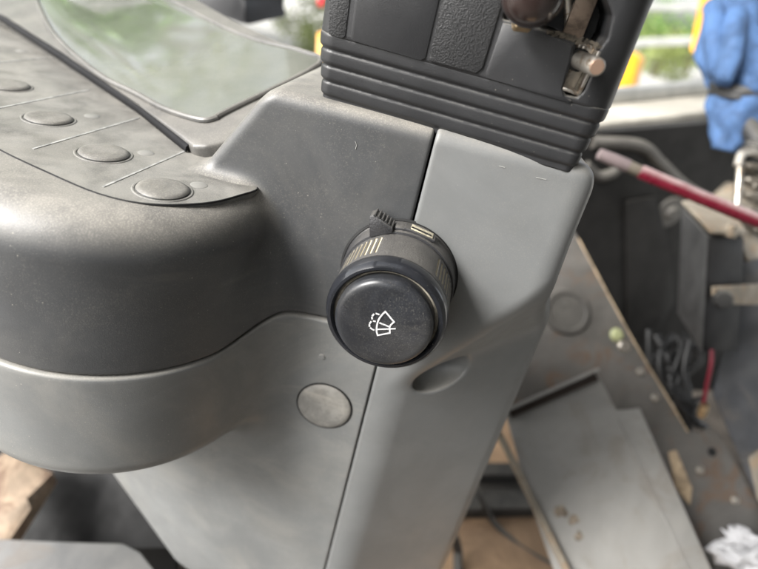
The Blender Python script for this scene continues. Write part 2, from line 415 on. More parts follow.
cap = ring_mesh('end_button', [(16.0, 157), (16.0, 151.2), (15.85, 150.2), (15.4, 149.3), (14.6, 148.75), (13.4, 148.5), (11, 148.36), (7, 148.27), (3, 148.23), (.05, 148.22)], CAP, stalk, 128)
def sy(x, y): return on(350 + x / 9.486, 290 + y / 9.486, 1, 148.0)
_k = [0]
def stroke(mb, pts, w=.25):
    pts = [np.asarray(p) for p in pts]; n = len(pts); closed = np.linalg.norm(pts[0] - pts[-1]) < .05
    if closed: pts = pts[:-1]; n -= 1
    lift = np.array([0, -.012 * (_k[0] % 7), 0]); _k[0] += 1; A_, B2 = [], []
    for i in range(n):
        p = pts[i]
        t0 = p - pts[i - 1] if (i or closed) else pts[1] - p
        t1 = pts[(i + 1) % n] - p if (i < n - 1 or closed) else t0
        t0 = t0 / np.linalg.norm(t0); t1 = t1 / np.linalg.norm(t1); m = t0 + t1; m = m / np.linalg.norm(m); q = np.cross(m, [0, 1, 0]); q /= np.linalg.norm(q)
        q = q * w / max(.45, abs(np.cross(t0, [0, 1, 0]).dot(q) / np.linalg.norm(np.cross(t0, [0, 1, 0]))))
        e = np.zeros(3)
        if not closed and i == 0: e = -t1 * w * .5
        if not closed and i == n - 1: e = t0 * w * .5
        A_.append(mb.bm.verts.new(tuple(p + q + e + lift))); B2.append(mb.bm.verts.new(tuple(p - q + e + lift)))
    for i in range(n if closed else n - 1):
        k = (i + 1) % n; mb.bm.faces.new((A_[i], A_[k], B2[k], B2[i]))
sm = MB()
arc = smooth_open([sy(335, 205), sy(300, 240), (sy(270, 285)), sy(255, 340), sy(252, 390), sy(262, 430)], 4)
stroke(sm, arc + [sy(378, 408), sy(376, 362)] + smooth_open([sy(376, 352), sy(388, 330), sy(418, 303)], 3) + [sy(335, 205)])
stroke(sm, [sy(256, 374), sy(430, 367)], .24)
for a_, b_ in (((282, 312), (303, 321)), ((312, 324), (333, 332)), ((343, 336), (366, 346))): stroke(sm, [sy(*a_), sy(*b_)])
for a_, b_ in (((248, 222), (275, 232)), ((212, 245), (226, 228)), ((210, 275), (208, 258)), ((240, 298), (222, 294)), ((186, 318), (200, 300)), ((186, 345), (183, 328)), ((207, 370), (194, 358)), ((228, 379), (215, 374))): stroke(sm, [sy(*a_), sy(*b_)])
sm.build('washer_symbol', WHITE, cap)
def pol(deg, r, y):
    t = math.radians(deg); return np.array([AX + r * math.cos(t), y, AZ + r * math.sin(t)])
# thumb tab: wedge with five ridges, and the little window beside it
tb = MB(); tdeg = 117
A0, A1 = tdeg + 12, tdeg - 8
pts = [pol(A0, 20.3, 175.6), pol(A1 - 4, 20.3, 175.6), pol(A1 - 4, 22.0, 175.8), pol(tdeg + 1, 27.2, 176.6), pol(tdeg + 5, 27.2, 176.6)]
tb.poly(pts, (0, 6.0, 0), .4)
tab = tb.build('thumb_tab', STALK, stalk)
rb = MB()
for k in range(6):
    p0 = pol(tdeg + 1 - k * 2.4, 27.0 - k * .96, 176.4); p1 = pol(tdeg + 1 - k * 2.4, 27.0 - k * .96, 182.4); rb.tube([p0, p1], .42, 8)
rb.build('grip_ridges', STALK, tab)
w = MB(); w.box(pol(80, 20.9, 180), np.array([5.6, 0, -1.0]), (0, 2.6, 0), (.1, 0, .5), .3); wd = w.build('indicator_window', STALK, stalk)
w = MB(); w.box(pol(78.5, 21.6, 180.1), np.array([4.0, 0, -.75]), (0, 1.9, 0), (.03, 0, .2), .1); w.build('dusty_pane', mat('dusty_cream', (.42, .38, .28), .8, mottle=.3, mottle_scale=400), wd)
w = MB(); w.box(pol(79.5, 21.8, 179.0), np.array([3.6, 0, -.65]), (0, .35, 0), (.05, 0, .3)); w.build('pointer', VOID, wd)
w = MB(); w.box(pol(97, 21.1, 180.5), np.array([2.6, 0, .3]), (0, 3.0, 0), (0, 0, .6), .4); w.build('stop_block', STALK, stalk)

# ------------------------------------------------------------------ steering head (tilting box above the console)
head = thing('steering_column', 'black plastic steering column housing with stepped bellows base and torn opening above the console', 'steering head', (0, 225, -43))
YAW = math.radians(5.0); HC = (0.8, 228.0)
def hl(x, y, z):
    dx, dy = x - HC[0], y - HC[1]
    return dx * math.cos(YAW) - dy * math.sin(YAW), HC[1] + dx * math.sin(YAW) + dy * math.cos(YAW), z + .018 * x
def hw(p):
    x, y, z = p; dx, dy = x, y - HC[1]
    X = HC[0] + dx * math.cos(YAW) + dy * math.sin(YAW); return np.array([X, HC[1] - dx * math.sin(YAW) + dy * math.cos(YAW), z - .018 * X])
HN = np.array([-math.sin(YAW), -math.cos(YAW), 0])
def hon(u, v, y): return onp(u, v, hw((0, y, 0)), HN)
def rbox2(x, y, hx, y0, y1, r):
    qx = np.abs(x) - hx + r; qy = np.abs(y - (y0 + y1) / 2) - (y1 - y0) / 2 + r
    return np.hypot(np.maximum(qx, 0), np.maximum(qy, 0)) + np.minimum(np.maximum(qx, qy), 0) - r
OPEN = [np.array(hl(*hon(u, v, 184)))[[0, 2]] for u, v in [(508, -60), (505, 10), (503, 19), (530, 25), (562, 37), (577, 42), (573, 60), (563, 88), (566, 95), (577, 97), (584, 90), (592, 70), (598, 50), (607, 38), (612, 16), (604, -8), (600, -60)]]
def bell(x, y, z):
    x, y, z = hl(x, y, z)
    k = (z + 43.0) / 5.0; step = np.clip(np.floor(k), 0, 3); fr = k - step
    fr = np.clip(fr, 0, 1); g = np.minimum(fr, 1 - fr) * 5.0
    inset = (3 - step) * .95 + .35 * (1 - fr) - .12 * np.sin(math.pi * fr) + .85 * np.exp(-(fr * 5.0 / .55) ** 2) + .5 * sstep(.8, 1., fr)
    return np.maximum(rbox2(x, y, 47.2, 184.0, 272, 6.5) + inset * .9, np.maximum(z + 23.4, -45 - z))
def shell(x, y, z):
    x, y, z = hl(x, y, z)
    d = smax(rbox2(x, y, 47.6, 183.6, 274, 9), -(z + 24.2), 1.2)
    op = np.maximum(poly_sd(x, z, OPEN), y - 222)
    return smax(d, -op, .8)
solid('bellows', bell, (-58, 174, -47), (58, 284, -20), .55, BOOT, head)
solid('housing', shell, (-58, 174, -28), (58, 284, 26), .7, BOOT, head)
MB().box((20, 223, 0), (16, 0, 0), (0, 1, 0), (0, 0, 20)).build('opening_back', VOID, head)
def hp(pts, y=183.9): return [hon(u, v, y) for u, v in pts]
MB().poly(hp([(363, -60), (443, -60), (441, -6), (426, 58), (421, 60.5), (354, 41), (351, 37)]), HN * .8, .3).build('cover_panel', BOOT, head)
MB().poly(hp([(447, -60), (507, -60), (501, 8), (483, 68), (476, 73), (431, 61), (429, 57), (443, 4)]), HN * 1.1, .4).build('cover_panel', LEATHER, head)['label'] = 'grained centre panel'
MB().poly(hp([(503, 22.5), (530, 28), (560, 39), (573, 45), (569, 60), (560, 88), (562, 97), (572, 100), (570, 103), (487, 78), (486, 72)]), HN * .7, .3).build('cover_panel', BOOT, head)['label'] = 'smooth lower right panel'
MB().poly(hp([(331, -60), (358, -60), (346, 36), (343, 38.5), (329, 34)]), HN * .7, .3).build('cover_panel', LEATHER, head)['label'] = 'narrow grained left panel'
# slotted bracket and pin
brk = MB(); y0 = 185.5
c0, c1 = hon(592, 46, y0), hon(570, 92, y0); t = (c1 - c0) / np.linalg.norm(c1 - c0); w_ = np.cross(t, [0, 1, 0])
brk.box((c0 + c1) / 2 + np.array([0, 6, 0]), w_ * 2.6, t * np.linalg.norm(c1 - c0) / 2, (0, .8, 0), .3)
brk.box((c0 + c1) / 2 + w_ * 2.3 * np.sign(w_[0]) + np.array([0, 2.0, 0]), w_ * .5, t * (np.linalg.norm(c1 - c0) / 2 - .5), (0, 4.2, 0), .2)
brk.box(c1 + np.array([0, 2.5, 0]) - t * .4, w_ * 2.7, t * .5, (0, 4, 0), .2)
brk.box((c0 * .8 + c1 * .2) - w_ * 1.8 * np.sign(w_[0]) + np.array([0, 3, 0]), w_ * .6, t * 2.2, (0, 3.5, 0), .2)
bo = brk.build('slot_bracket', STEEL, head)
pb, pt = hon(574, 58, 189), hon(597, 67, 171.5); ax = (pt - pb) / np.linalg.norm(pt - pb); ln = np.linalg.norm(pt - pb)
pin = MB().lathe([(2.5, 0), (2.5, ln - .5), (2.2, ln), (0, ln)], pb, ax, 32).build('lock_pin', STEEL, head)
MB().lathe([(2.0, ln + .02), (1.9, ln + .15), (0, ln + .15)], pb, ax, 24).build('pin_end', COPPER, pin)
MB().lathe([(3.2, 3), (3.2, 4.6), (2.5, 4.7)], pb, ax, 24).build('washer', VOID, pin)
MB().box(hon(583, 8, 203), (3.2, 0, 1), (0, 1.5, 0), (.6, 0, 12), .4).build('inner_bar', mat('dirty_steel', (.16, .12, .09), .5, metal=.5, mottle=.4, mottle_scale=150), head)
MB().tube([hon(566, -30, 206), hon(570, 34, 206)], 1.6, 12).build('inner_rod', STEEL, head)
jag = MB()                                    # torn lip along the opening
for i in range(26):
    u = 548 + i * 2.05; v = 32 + (i * .55) + random.uniform(-1.5, 1.5); p = hon(u, v, 184.2)
    jag.box(p, (random.uniform(.3, .8), 0, random.uniform(-.3, .3)), (0, random.uniform(.5, 1.0), 0), (.1, 0, random.uniform(.3, .8)), 0)
jag.build('torn_lip', mat('torn_plastic', (.10, .085, .065), .8, mottle=.5, mottle_scale=400), head)
# tilt knob in front of the opening
kc = at(533, -6, 146); kd = np.array([.02, 1, .06]); kd /= np.linalg.norm(kd)
knob = thing('tilt_knob', 'shiny brown ball knob sticking out of the opening in the black column housing', 'knob', tuple(kc))
MB().lathe([(0, -8.2), (3, -7.8), (5.8, -6), (7.6, -3), (8.3, .4), (7.8, 3.4), (6.2, 6), (4.4, 7.4), (3.6, 8.2)], kc, kd, 48).build('ball', BROWN, knob, angle=80)
MB().lathe([(3.4, 7.5), (3.4, 62), (0, 62)], kc, kd, 24).build('rod', STEEL, knob)
nb = at(523, 21, 156)
MB().lathe([(0, -2.6), (2.3, -2.6), (2.8, -2), (2.8, 2), (2.3, 2.6), (0, 2.6)], nb, (1, .2, .1), 6).build('brass_nut', BRASS, knob)
MB().tube([nb, at(530, 8, 152)], 1.3, 10).build('nut_stud', BRASS, knob)

# ================================================================== THE CAB AROUND IT
TAN = mat('dusty_painted_steel', (.080, .075, .070), .42, dust=.15, second=(.10, .055, .03), second_amt=.8, second_scale=28, mottle=.3, mottle_scale=14)
LID = mat('grey_lid_paint', (.235, .232, .222), .40, dust=.2, second=(.13, .10, .075), second_amt=.35, second_scale=22, mottle=.15, mottle_scale=10, film=.15)
TRIM = mat('dark_trim', (.013, .0125, .0118), .6, dust=.06, spec=.22, grain=900, grain_str=.3, mottle=.2)
BLACKBOX = mat('black_box_paint', (.010, .010, .011), .5, dust=.15, spec=.25, mottle=.25)
CREAM = mat('dusty_cream_paint', (.24, .21, .165), .6, second=(.25, .17, .1), second_amt=.6, second_scale=50, mottle=.25)
RUBBER = mat('black_rubber', (.022, .022, .022), .6, dust=.3)
RED = mat('red_rod_paint', (.15, .006, .020), .3, dust=.6, dustcol=(.6, .5, .48), coat=.3)
PINK = mat('pale_pink_plastic', (.24, .19, .19), .5, mottle=.2)
GLOVE = mat('blue_glove_fabric', (.05, .105, .225), .8, grain=700, grain_str=.5, mottle=.3, mottle_scale=40, second=(.075, .145, .29), second_scale=25)
MATF = mat('sandy_floor', (.42, .28, .17), .85, grain=300, grain_str=.5, second=(.22, .14, .09), second_amt=.5, second_scale=18, mottle=.25, mottle_scale=12)
BLUEG = mat('blue_grey_paint', (.040, .044, .054), .5, dust=.15, second=(.10, .085, .07), second_amt=.5, second_scale=15, mottle=.2)
PAPER = mat('white_tissue', (.36, .36, .37), .9, mottle=.05)
RUST = mat('rusty_steel', (.24, .18, .125), .6, metal=.2, second=(.12, .07, .045), second_amt=.8, second_scale=30, mottle=.35)
PALE = mat('pale_grey_paint', (.075, .077, .080), .4, dust=.12, second=(.07, .05, .035), second_scale=22, mottle=.15, mottle_scale=15, film=.1)
FRAME = mat('window_rail_paint', (.50, .47, .40), .5, dust=.3, mottle=.2, mottle_scale=10)
YELLOW = mat('yellow_machine_paint', (.70, .33, .015), .4, mottle=.12)
REDP = mat('red_paint', (.5, .02, .03), .4)
def P(*q): return at(*q)
def nrm(a, b, c):
    n = np.cross(b - a, c - a); n /= np.linalg.norm(n)
    return n if np.dot(n, a) < 0 else -n      # towards the viewer's side
def struct(o): o['kind'] = 'structure'; return o

# floor of the cab and the unseen walls and roof that steer the light
FZ = -470
fl = MB().poly([(-900, -700, FZ), (700, -700, FZ), (700, 1000, FZ), (-900, 1000, FZ)], (0, 0, -20)).build('cab_floor', mat('dark_floor', (.10, .085, .07), .85, second=(.05, .045, .04), mottle=.3)); struct(fl)
rw = MB().poly([(-640, -690, FZ), (700, -690, FZ), (700, -690, 480), (-60, -690, 480), (-60, -690, -60), (-640, -690, -60)], (0, 30, 0)).build('unseen_rear_wall', mat('rear_lining', (.10, .10, .095), .8)); struct(rw)  # unseen wall, added and cut out to limit light from behind
sw_ = MB().poly([(340, -650, FZ), (340, 330, FZ), (340, 330, 480), (340, -650, 480)], (30, 0, 0)).build('unseen_side_wall', mat('rear_lining', (.10, .10, .095), .8)); struct(sw_)  # unseen slab added to block light from the right
rfm = MB()
for (x0, x1, y0, y1) in ((-440, -400, -650, 950), (40, 1150, -650, 950), (-400, 40, -650, 40), (-400, 40, 480, 950)):
    rfm.poly([(x0, y0, 480), (x1, y0, 480), (x1, y1, 480), (x0, y1, 480)], (0, 0, 40))
rf = rfm.build('unseen_roof', mat('roof_lining', (.30, .30, .29), .8)); struct(rf)  # unseen roof; its extent and overhead gap are set to steer the light

# plate with the round plug (slopes up to the right-hand front)
A, B_, D_ = P(578, 238, 520), P(758, 560, 455), P(470, 470, 470)
n_ = nrm(A, B_, D_)
def pl(pts, lift=0): return [onp(u, v, A + n_ * lift, n_) for u, v in pts]
plate = thing('mounting_plate', 'dusty tan steel plate with a round rubber plug and a stepped tab', 'steel plate', tuple(P(600, 340, 500)))
MB().poly([p - n_ * 3 for p in pl([(560, 205), (578, 238), (610, 298), (634, 342), (664, 392), (688, 432), (697, 434), (708, 428), (716, 430), (735, 462), (758, 505), (800, 590), (690, 640), (600, 500), (540, 425), (500, 415), (480, 380), (500, 250)])], n_ * 3, .6).build('plate', TAN, plate)
pc = pl([(567, 312)])[0]
pg = MB().lathe([(0, 1.2), (15, 1.4), (16.5, 2.6), (19.5, 2.6), (21, 1.5), (21.3, -.5)], pc, n_, 40).build('rubber_plug', mat('grey_rubber', (.045, .042, .038), .7, dust=.15, mottle=.2), plate)
b = MB(); q = pl([(564, 304)])[0]; b.lathe([(0, 2.2), (2.5, 2.2), (2.6, 1.2)], q, n_, 16); b.build('nub', RUBBER, pg)
for (u, v), m_, r_ in (((617, 335), mat('glossy_sticker', (.36, .38, .2), .08, coat=1), 6.5), ((624, 346), STEEL, 6)):
    q = pl([(u, v)])[0]
    MB().lathe([(0, r_ * .5), (r_ * .6, r_ * .45), (r_ * .95, r_ * .15), (r_, -.3)], q, n_, 24).build('bolt_head', m_, plate)
q = pl([(712, 452)])[0]; MB().lathe([(0, .3), (3.6, .3), (3.7, -.5)], q, n_, 20).build('bolt_hole', VOID, plate)
q = pl([(600, 225)])[0]

MB().poly(pl([(668, 452), (676, 450), (692, 488), (690, 506), (676, 488)], .1), n_ * .35, .1).build('worn_patch', mat('bare_tan_primer', (.34, .26, .17), .7, mottle=.35, mottle_scale=60), plate)
e_ = pl([(578, 238), (610, 298), (634, 342), (664, 392), (688, 432)], .3); MB().tube(e_, .8, 8).build('worn_edge_highlight', mat('bare_tan_primer', (.34, .26, .17), .7), plate)  # pale tan strip: edge wear with its highlight painted in
for (u, v) in ((655, 398), (640, 372), (700, 470), (735, 500)):
    MB().lathe([(0, 2.6), (2.8, 2.4), (3.6, 1.2), (3.7, -.5)], pl([(u, v)])[0], n_, 12).build('screw', STEEL, plate)
# leaning grey lid with a raised rim
LA, LB, LD = P(503, 412, 440), P(593, 372, 450), P(560, 569, 405)
ln_ = nrm(LA, LB, LD)
def ld(pts, lift=0): return [onp(u, v, LA + ln_ * lift, ln_) for u, v in pts]
lid = thing('access_lid', 'flat grey access lid with a raised rim leaning beside the console', 'cover panel', tuple(P(600, 569, 420)))
MB().poly([p - ln_ * 3 for p in ld([(505, 410), (596, 371), (616, 411), (640, 408), (745, 645), (600, 660), (556, 575), (530, 500)])], ln_ * 3, .7).build('panel', LID, lid)
r_ = MB(); e = ld([(503, 412), (595, 371)]); r_.box((e[0] + e[1]) / 2 + ln_ * 4, (e[1] - e[0]) / 2, np.cross(ln_, (e[1] - e[0]) / np.linalg.norm(e[1] - e[0])) * 1.4, ln_ * 5, .5)
r_.build('top_rim', LID, lid)
r_ = MB(); e = ld([(510, 414), (596, 377)]); r_.box((e[0] + e[1]) / 2 + ln_ * 1.2, (e[1] - e[0]) / 2, np.cross(ln_, (e[1] - e[0]) / np.linalg.norm(e[1] - e[0])) * 3.2, ln_ * 1.2, .3)
r_.build('foam_seal', mat('dark_foam', (.035, .025, .02), .9), lid)
r_ = MB(); e = ld([(497, 432), (575, 590)]); r_.box((e[0] + e[1]) / 2 + ln_ * 4, (e[1] - e[0]) / 2, np.cross(ln_, (e[1] - e[0]) / np.linalg.norm(e[1] - e[0])) * 2.2, ln_ * 3, .5)
r_.build('side_rim', CREAM, lid)
r_ = MB(); e = ld([(618, 418), (712, 620)]); r_.box((e[0] + e[1]) / 2 + ln_ * .6, (e[1] - e[0]) / 2, np.cross(ln_, (e[1] - e[0]) / np.linalg.norm(e[1] - e[0])) * .7, ln_ * .6, .3)
r_.build('pressed_fold', LID, lid)
for (u, v), s in (((561, 511), 5), ((574, 520), 4), ((579, 536), 3.5)):
    q = ld([(u, v)])[0]; b = MB(); e1 = (LB - LA) / np.linalg.norm(LB - LA); e2 = np.cross(ln_, e1)
    b.poly([q + e1 * s * math.cos(k) * random.uniform(.6, 1.2) + e2 * s * math.sin(k) * random.uniform(.6, 1.2) for k in np.linspace(0, 6.28, 11)[:-1]], ln_ * .25)
    b.build('mud_spot', mat('mud', (.16, .13, .10), .9, mottle=.5, mottle_scale=200), lid)

fm = MB().poly([(60, 150, FZ + 2), (250, 150, FZ + 2), (250, 620, FZ + 2), (60, 620, FZ + 2)], (0, 0, 4), 1.5)
tag(fm.build('floor_mat', MATF), 'sandy tan floor covering visible between the console foot and the grey lid', 'floor mat')
# floor clutter seen between the column and the lid
def floor(u, v, h=0): return on(u, v, 2, FZ + h)
st = MB()
e0, e1 = floor(440, 472, 30), floor(535, 472, 30); st.box((e0 + e1) / 2, (e1 - e0) / 2, (0, 9, 0), (0, 0, 6), 2)
tag(st.build('rubber_strip', RUBBER), 'thin black rubber strip on the sandy floor, the one nearer the front wall', 'rubber strip')
st = MB(); e0, e1 = floor(425, 505, 15), floor(545, 503, 15); st.box((e0 + e1) / 2, (e1 - e0) / 2, (0, 13, 0), (0, 0, 8), 3)
tag(st.build('rubber_strip', RUBBER), 'thick black rubber strip on the sandy floor, crossed by a thin cable', 'rubber strip')
sl = MB(); e0, e1 = floor(430, 488, 14), floor(540, 486, 14); sl.box((e0 + e1) / 2, (e1 - e0) / 2, (0, 30, 0), (0, 0, 4), 1)
tag(sl.build('floor_bar', TAN), 'grey brown flat bar lying between two black rubber strips', 'metal bar')
cb = MB().tube(smooth_open([floor(468, 455, 60), floor(480, 495, 40), floor(492, 520, 12), floor(515, 543, 4), floor(545, 562, 4), floor(590, 585, 4)]), 3, 10)
tag(cb.build('floor_cable', RUBBER), 'thin dark cable trailing over the sandy floor', 'cable')
k = thing('floor_clip', 'small worn metal clip on the sandy floor next to the console foot', 'clip', tuple(floor(446, 560)))
q = floor(440, 545, 20); MB().box(q + np.array([0, 4, -6]), (7, 0, 0), (0, 2, 0), (0, 0, 14), 1.5).build('clip_plate', CREAM, k)
MB().tube([floor(440, 540, 34), floor(455, 538, 34), floor(458, 552, 16), floor(458, 585, 4)], 4.5, 10).build('loop', RUBBER, k)

# right-hand side wall trim, sill and window rail
wall = thing('side_trim', 'dark plastic side wall trim with pressed ribs below the window sill', 'wall trim', tuple(P(650, 300, 640)))
W0, W1 = P(590, 150, 600), P(720, 150, 640); W2 = W0 - np.array([0, 0, 100.]); wn = nrm(W0, W1, W2)
def wl(pts, lift=0): return [onp(u, v, W0 + wn * lift, wn) for u, v in pts]
MB().poly([p - wn * 12 for p in wl([(380, 128), (605, 132), (720, 122), (840, 112), (840, 400), (720, 450), (560, 420), (380, 400)])], wn * 12, 3).build('wall_panel', TRIM, wall)
rib = MB().tube(smooth_open(wl([(592, 142), (640, 146), (662, 165), (690, 190), (740, 214)], 1)), 7, 12); rib.build('pressed_rib', mat('worn_trim', (.07, .065, .058), .5, dust=.4), wall)
q = MB().tube(smooth_open(wl([(585, 165), (598, 176), (614, 172), (622, 160)], 2)), 6, 12); q.build('pull_handle', mat('worn_trim', (.07, .065, .058), .5), wall)
c_ = wl([(594, 288)])[0]; MB().lathe([(0, .6), (9, .6), (9.2, -1)], c_, wn, 24).build('dark_hole', VOID, wall)
c_ = wl([(670, 212)])[0]; MB().lathe([(0, 7), (6, 6.5), (9, 3), (18, 2), (21, -1)], c_, wn, 28).build('screw_boss', mat('worn_trim', (.07, .065, .058), .5), wall)
MB().poly([p for p in wl([(624, 200), (655, 195), (668, 250), (672, 300), (650, 345), (625, 335)], 0)], wn * 5, 2.5).build('raised_panel', TRIM, wall)

s0, s1 = P(575, 129, 600), P(850, 96, 800); sd = (s1 - s0) / np.linalg.norm(s1 - s0); so = np.cross(sd, [0, 0, 1]); so = so if so[1] > 0 else -so
rail = thing('window_sill', 'dusty cream window sill and rail along the right side window', 'window sill', tuple(s0))
MB().box((s0 + s1) / 2 + so * 45 - np.array([0, 0, 6]), (s1 - s0) * .6, so * 45, (0, 0, 9), 4).build('sill', FRAME, rail)
MB().box((s0 + s1) / 2 + so * 60 + np.array([0, 0, 12]), (s1 - s0) * .6, so * 6, (0, 0, 9), 3).build('window_channel', mat('dull_aluminium', (.40, .40, .38), .45, metal=.3), rail)

# black control box on its bracket
bx = thing('control_box', 'black metal control box with a bolted strap and red wire, against the side wall', 'control box', tuple(P(712, 372, 470)))
f0, f1, f2, f3 = P(709, 236, 440), P(745, 238, 452), P(738, 352, 470), P(703, 352, 455)
bk = P(682, 206, 500) - f0
MB().poly([f0, f1, f2, f3], bk, 2).build('case', BLACKBOX, bx)
up_ = np.array([0, 0, 1.])
sn_ = nrm(f0, f3, f0 + bk); MB().poly([p + sn_ * .2 for p in (f0, f3, f3 + bk * .92, f0 + bk * .92)], sn_ * 1.6, .5).build('lit_side_plate', mat('lit_side_grey', (.060, .060, .060), .5, dust=.15, mottle=.2), bx)  # lighter grey sheet painting the lit left side of the black box

MB().poly([P(681, 203, 500), P(711, 234, 436), P(747, 236, 450), P(722, 200, 520)], up_ * 2.5, .6).build('top_plate', CREAM, bx)
q = P(713, 290, 438); MB().poly([P(711, 286, 441), P(765, 283, 462), P(765, 304, 465), P(711, 303, 444)], np.array([.3, -1, .2]) * 3, .8).build('strap', CREAM, bx)
MB().lathe([(0, 7), (6, 6.5), (7.5, 4), (8, 0)], P(722, 299, 440), np.array([-.2, -.9, .3]), 8).build('strap_bolt', RUBBER, bx)
MB().tube(smooth_open([P(712, 350, 455), P(711, 365, 452), P(707, 385, 455), P(704, 402, 460)]), 1.7, 10).build('red_wire', mat('red_wire_plastic', (.16, .008, .02), .4), bx)
MB().lathe([(0, -6), (3.6, -6), (4.2, 0), (3.6, 6), (0, 6)], P(703, 410, 462), (-.2, 0, 1), 14).build('wire_terminal', BRASS, bx)
MB().lathe([(0, 9), (4, 9), (4.2, 4), (7, 4), (7.2, 0), (0, 0)], P(727, 234, 446), (0, 0, 1), 8).build('top_bolt', CREAM, bx)

# cream bracket with coil spring
sp = thing('spring_bracket', 'dusty cream bracket with an upright coil spring behind the red rod', 'spring bracket', tuple(P(745, 240, 520)))
MB().poly([P(700, 216, 560), P(735, 182, 575), P(800, 190, 575), P(800, 260, 540), P(748, 262, 500), P(742, 240, 500)], np.array([0, 20, -6]), 2).build('bracket_plate', CREAM, sp)
p0, p1 = P(752, 232, 515), P(750, 160, 520); hel = []
for i in range(91):
    t = i / 90; a_ = t * 2 * math.pi * 5; hel.append(p0 * (1 - t) + p1 * t + np.array([math.cos(a_) * 9.5, math.sin(a_) * 9.5, 0]))
MB().tube(hel, 3.2, 10).build('coil_spring', mat('worn_spring_steel', (.20, .18, .15), .4, metal=.6, second=(.08, .06, .045), second_scale=60), sp)
MB().lathe([(0, -2), (11, -2), (13, 4), (12, 12), (6, 15), (0, 15)], P(752, 158, 520), (0, 0, 1), 24).build('spring_cap', RUBBER, sp)
MB().tube([P(736, 222, 505), P(740, 165, 510)], 3.2, 12).build('spring_rod', STEEL, sp)
MB().tube(smooth_open([P(738, 166, 508), P(742, 154, 508), P(752, 151, 508), P(762, 156, 508)]), 4, 10).build('spring_hook', STEEL, sp)

# red rod lying across
rod = thing('red_rod', 'slim red rod with a pale pink tip lying across the right hand corner', 'rod', tuple(P(680, 188, 420)))
r0, r1, r2, r3, r4 = P(599, 154, 405), P(628, 166, 404), P(641, 172, 403), P(700, 197, 396), P(800, 238, 385)
MB().tube([r0 - (r1 - r0) * .03, r0, r0 * .5 + r1 * .5, r1], [2.6, 4.0, 4.6, 4.6], 20).build('tip', PINK, rod)
MB().tube([r1, r1 * .1 + r2 * .9, r2], [4.3, 4.1, 3.6], 20).build('ferrule', CREAM, rod)
MB().tube([r1 * .1 + r2 * .9, r2, r3, r4], [4.4, 5.0, 4.9, 4.8], 20).build('shaft', RED, rod)

# blue glove pushed over a lever
gv = thing('blue_glove', 'crumpled blue work glove strapped with a black band at the right edge', 'glove', tuple(P(738, 145, 540)))
def blob(name, rows, material, parent, nv=40, wr=.0, seed=0):
    """closed tube of oval sections: rows of (u,v,d, half width px, half depth mm)"""
    r2 = np.random.default_rng(seed); ph = r2.uniform(0, 6.28, 8); Rr = smooth_open([np.array(q, float) for q in rows], 6); V = []; Fc = []
    for i, (u, v, d, hw, hd) in enumerate(Rr):
        c = at(u, v, d); hw_ = hw * d / F; t = i / len(Rr)
        for k in range(nv):
            a_ = 2 * math.pi * k / nv
            f = 1 + wr * (math.sin(3 * a_ + ph[0] + 4 * t) * .5 + math.sin(5 * a_ + ph[1] - 7 * t) * .35 + math.sin(9 * a_ + 9 * t + ph[2]) * .2 + math.sin(16 * t + 2 * a_ + ph[3]) * .35)
            V.append(c + np.array(_X) * hw_ * f * math.cos(a_) + R @ np.array([0, 0, 1.]) * 0 + np.array([-.1, -.95, .2]) * hd * f * math.sin(a_) + R[:, 0] * 0)
    for i in range(len(Rr) - 1):
        for k in range(nv):
            k2 = (k + 1) % nv; Fc.append((i * nv + k, i * nv + k2, (i + 1) * nv + k2, (i + 1) * nv + k))
    Fc.append(tuple(range(nv))[::-1]); Fc.append(tuple((len(Rr) - 1) * nv + k for k in range(nv)))
    return obj(name, V, Fc, material, parent, smooth=True)
blob('palm', [(744, -6, 560, 20, 14), (742, 8, 560, 34, 24), (739, 30, 556, 36, 30), (737, 60, 552, 34, 31), (737, 80, 548, 29, 27), (738, 93, 545, 25, 22)], GLOVE, gv, 60, .2, 3)
blob('finger', [(717, 2, 548, 5, 7), (714, 18, 540, 10, 11), (713, 45, 536, 10, 12), (717, 72, 534, 9, 10), (722, 84, 536, 6, 7)], GLOVE, gv, 30, .06, 5)
blob('finger', [(738, 6, 532, 8, 8), (734, 28, 524, 11, 13), (730, 55, 520, 11, 13), (724, 78, 524, 9, 10), (722, 86, 530, 6, 7)], GLOVE, gv, 30, .06, 8)
blob('cuff', [(738, 91, 545, 25, 22), (737, 105, 545, 27, 24), (733, 122, 545, 23, 20), (727, 140, 545, 15, 14), (723, 150, 545, 11, 10)], GLOVE, gv, 50, .13, 6)
blob('band', [(739, 88, 545, 24, 21), (739, 90, 545, 28, 26), (738, 98, 545, 27.5, 25.5), (738, 103, 545, 26, 24), (738, 104, 545, 22, 20)], RUBBER, gv, 50, .05, 9)
hs = MB().tube(smooth_open([P(742, 112, 540), P(750, 130, 530), P(764, 150, 520), P(790, 175, 515)]), 9, 16)
tag(hs.build('black_hose', RUBBER), 'thick black hose coming out from under the blue glove', 'hose')
lv = thing('lever_stub', 'dark lever end with grey clamp in the upper right corner behind the glove', 'lever', tuple(P(757, 20, 620)))
MB().tube([P(753, -20, 640), P(756, 8, 630), P(765, 60, 600)], 11, 16).build('lever_shaft', RUBBER, lv)
MB().lathe([(0, -8), (13, -8), (14, -5), (14, 5), (13, 8), (0, 8)], P(755, 3, 632), (.1, .2, 1), 20).build('clamp', mat('dull_aluminium', (.40, .40, .38), .45, metal=.3), lv)

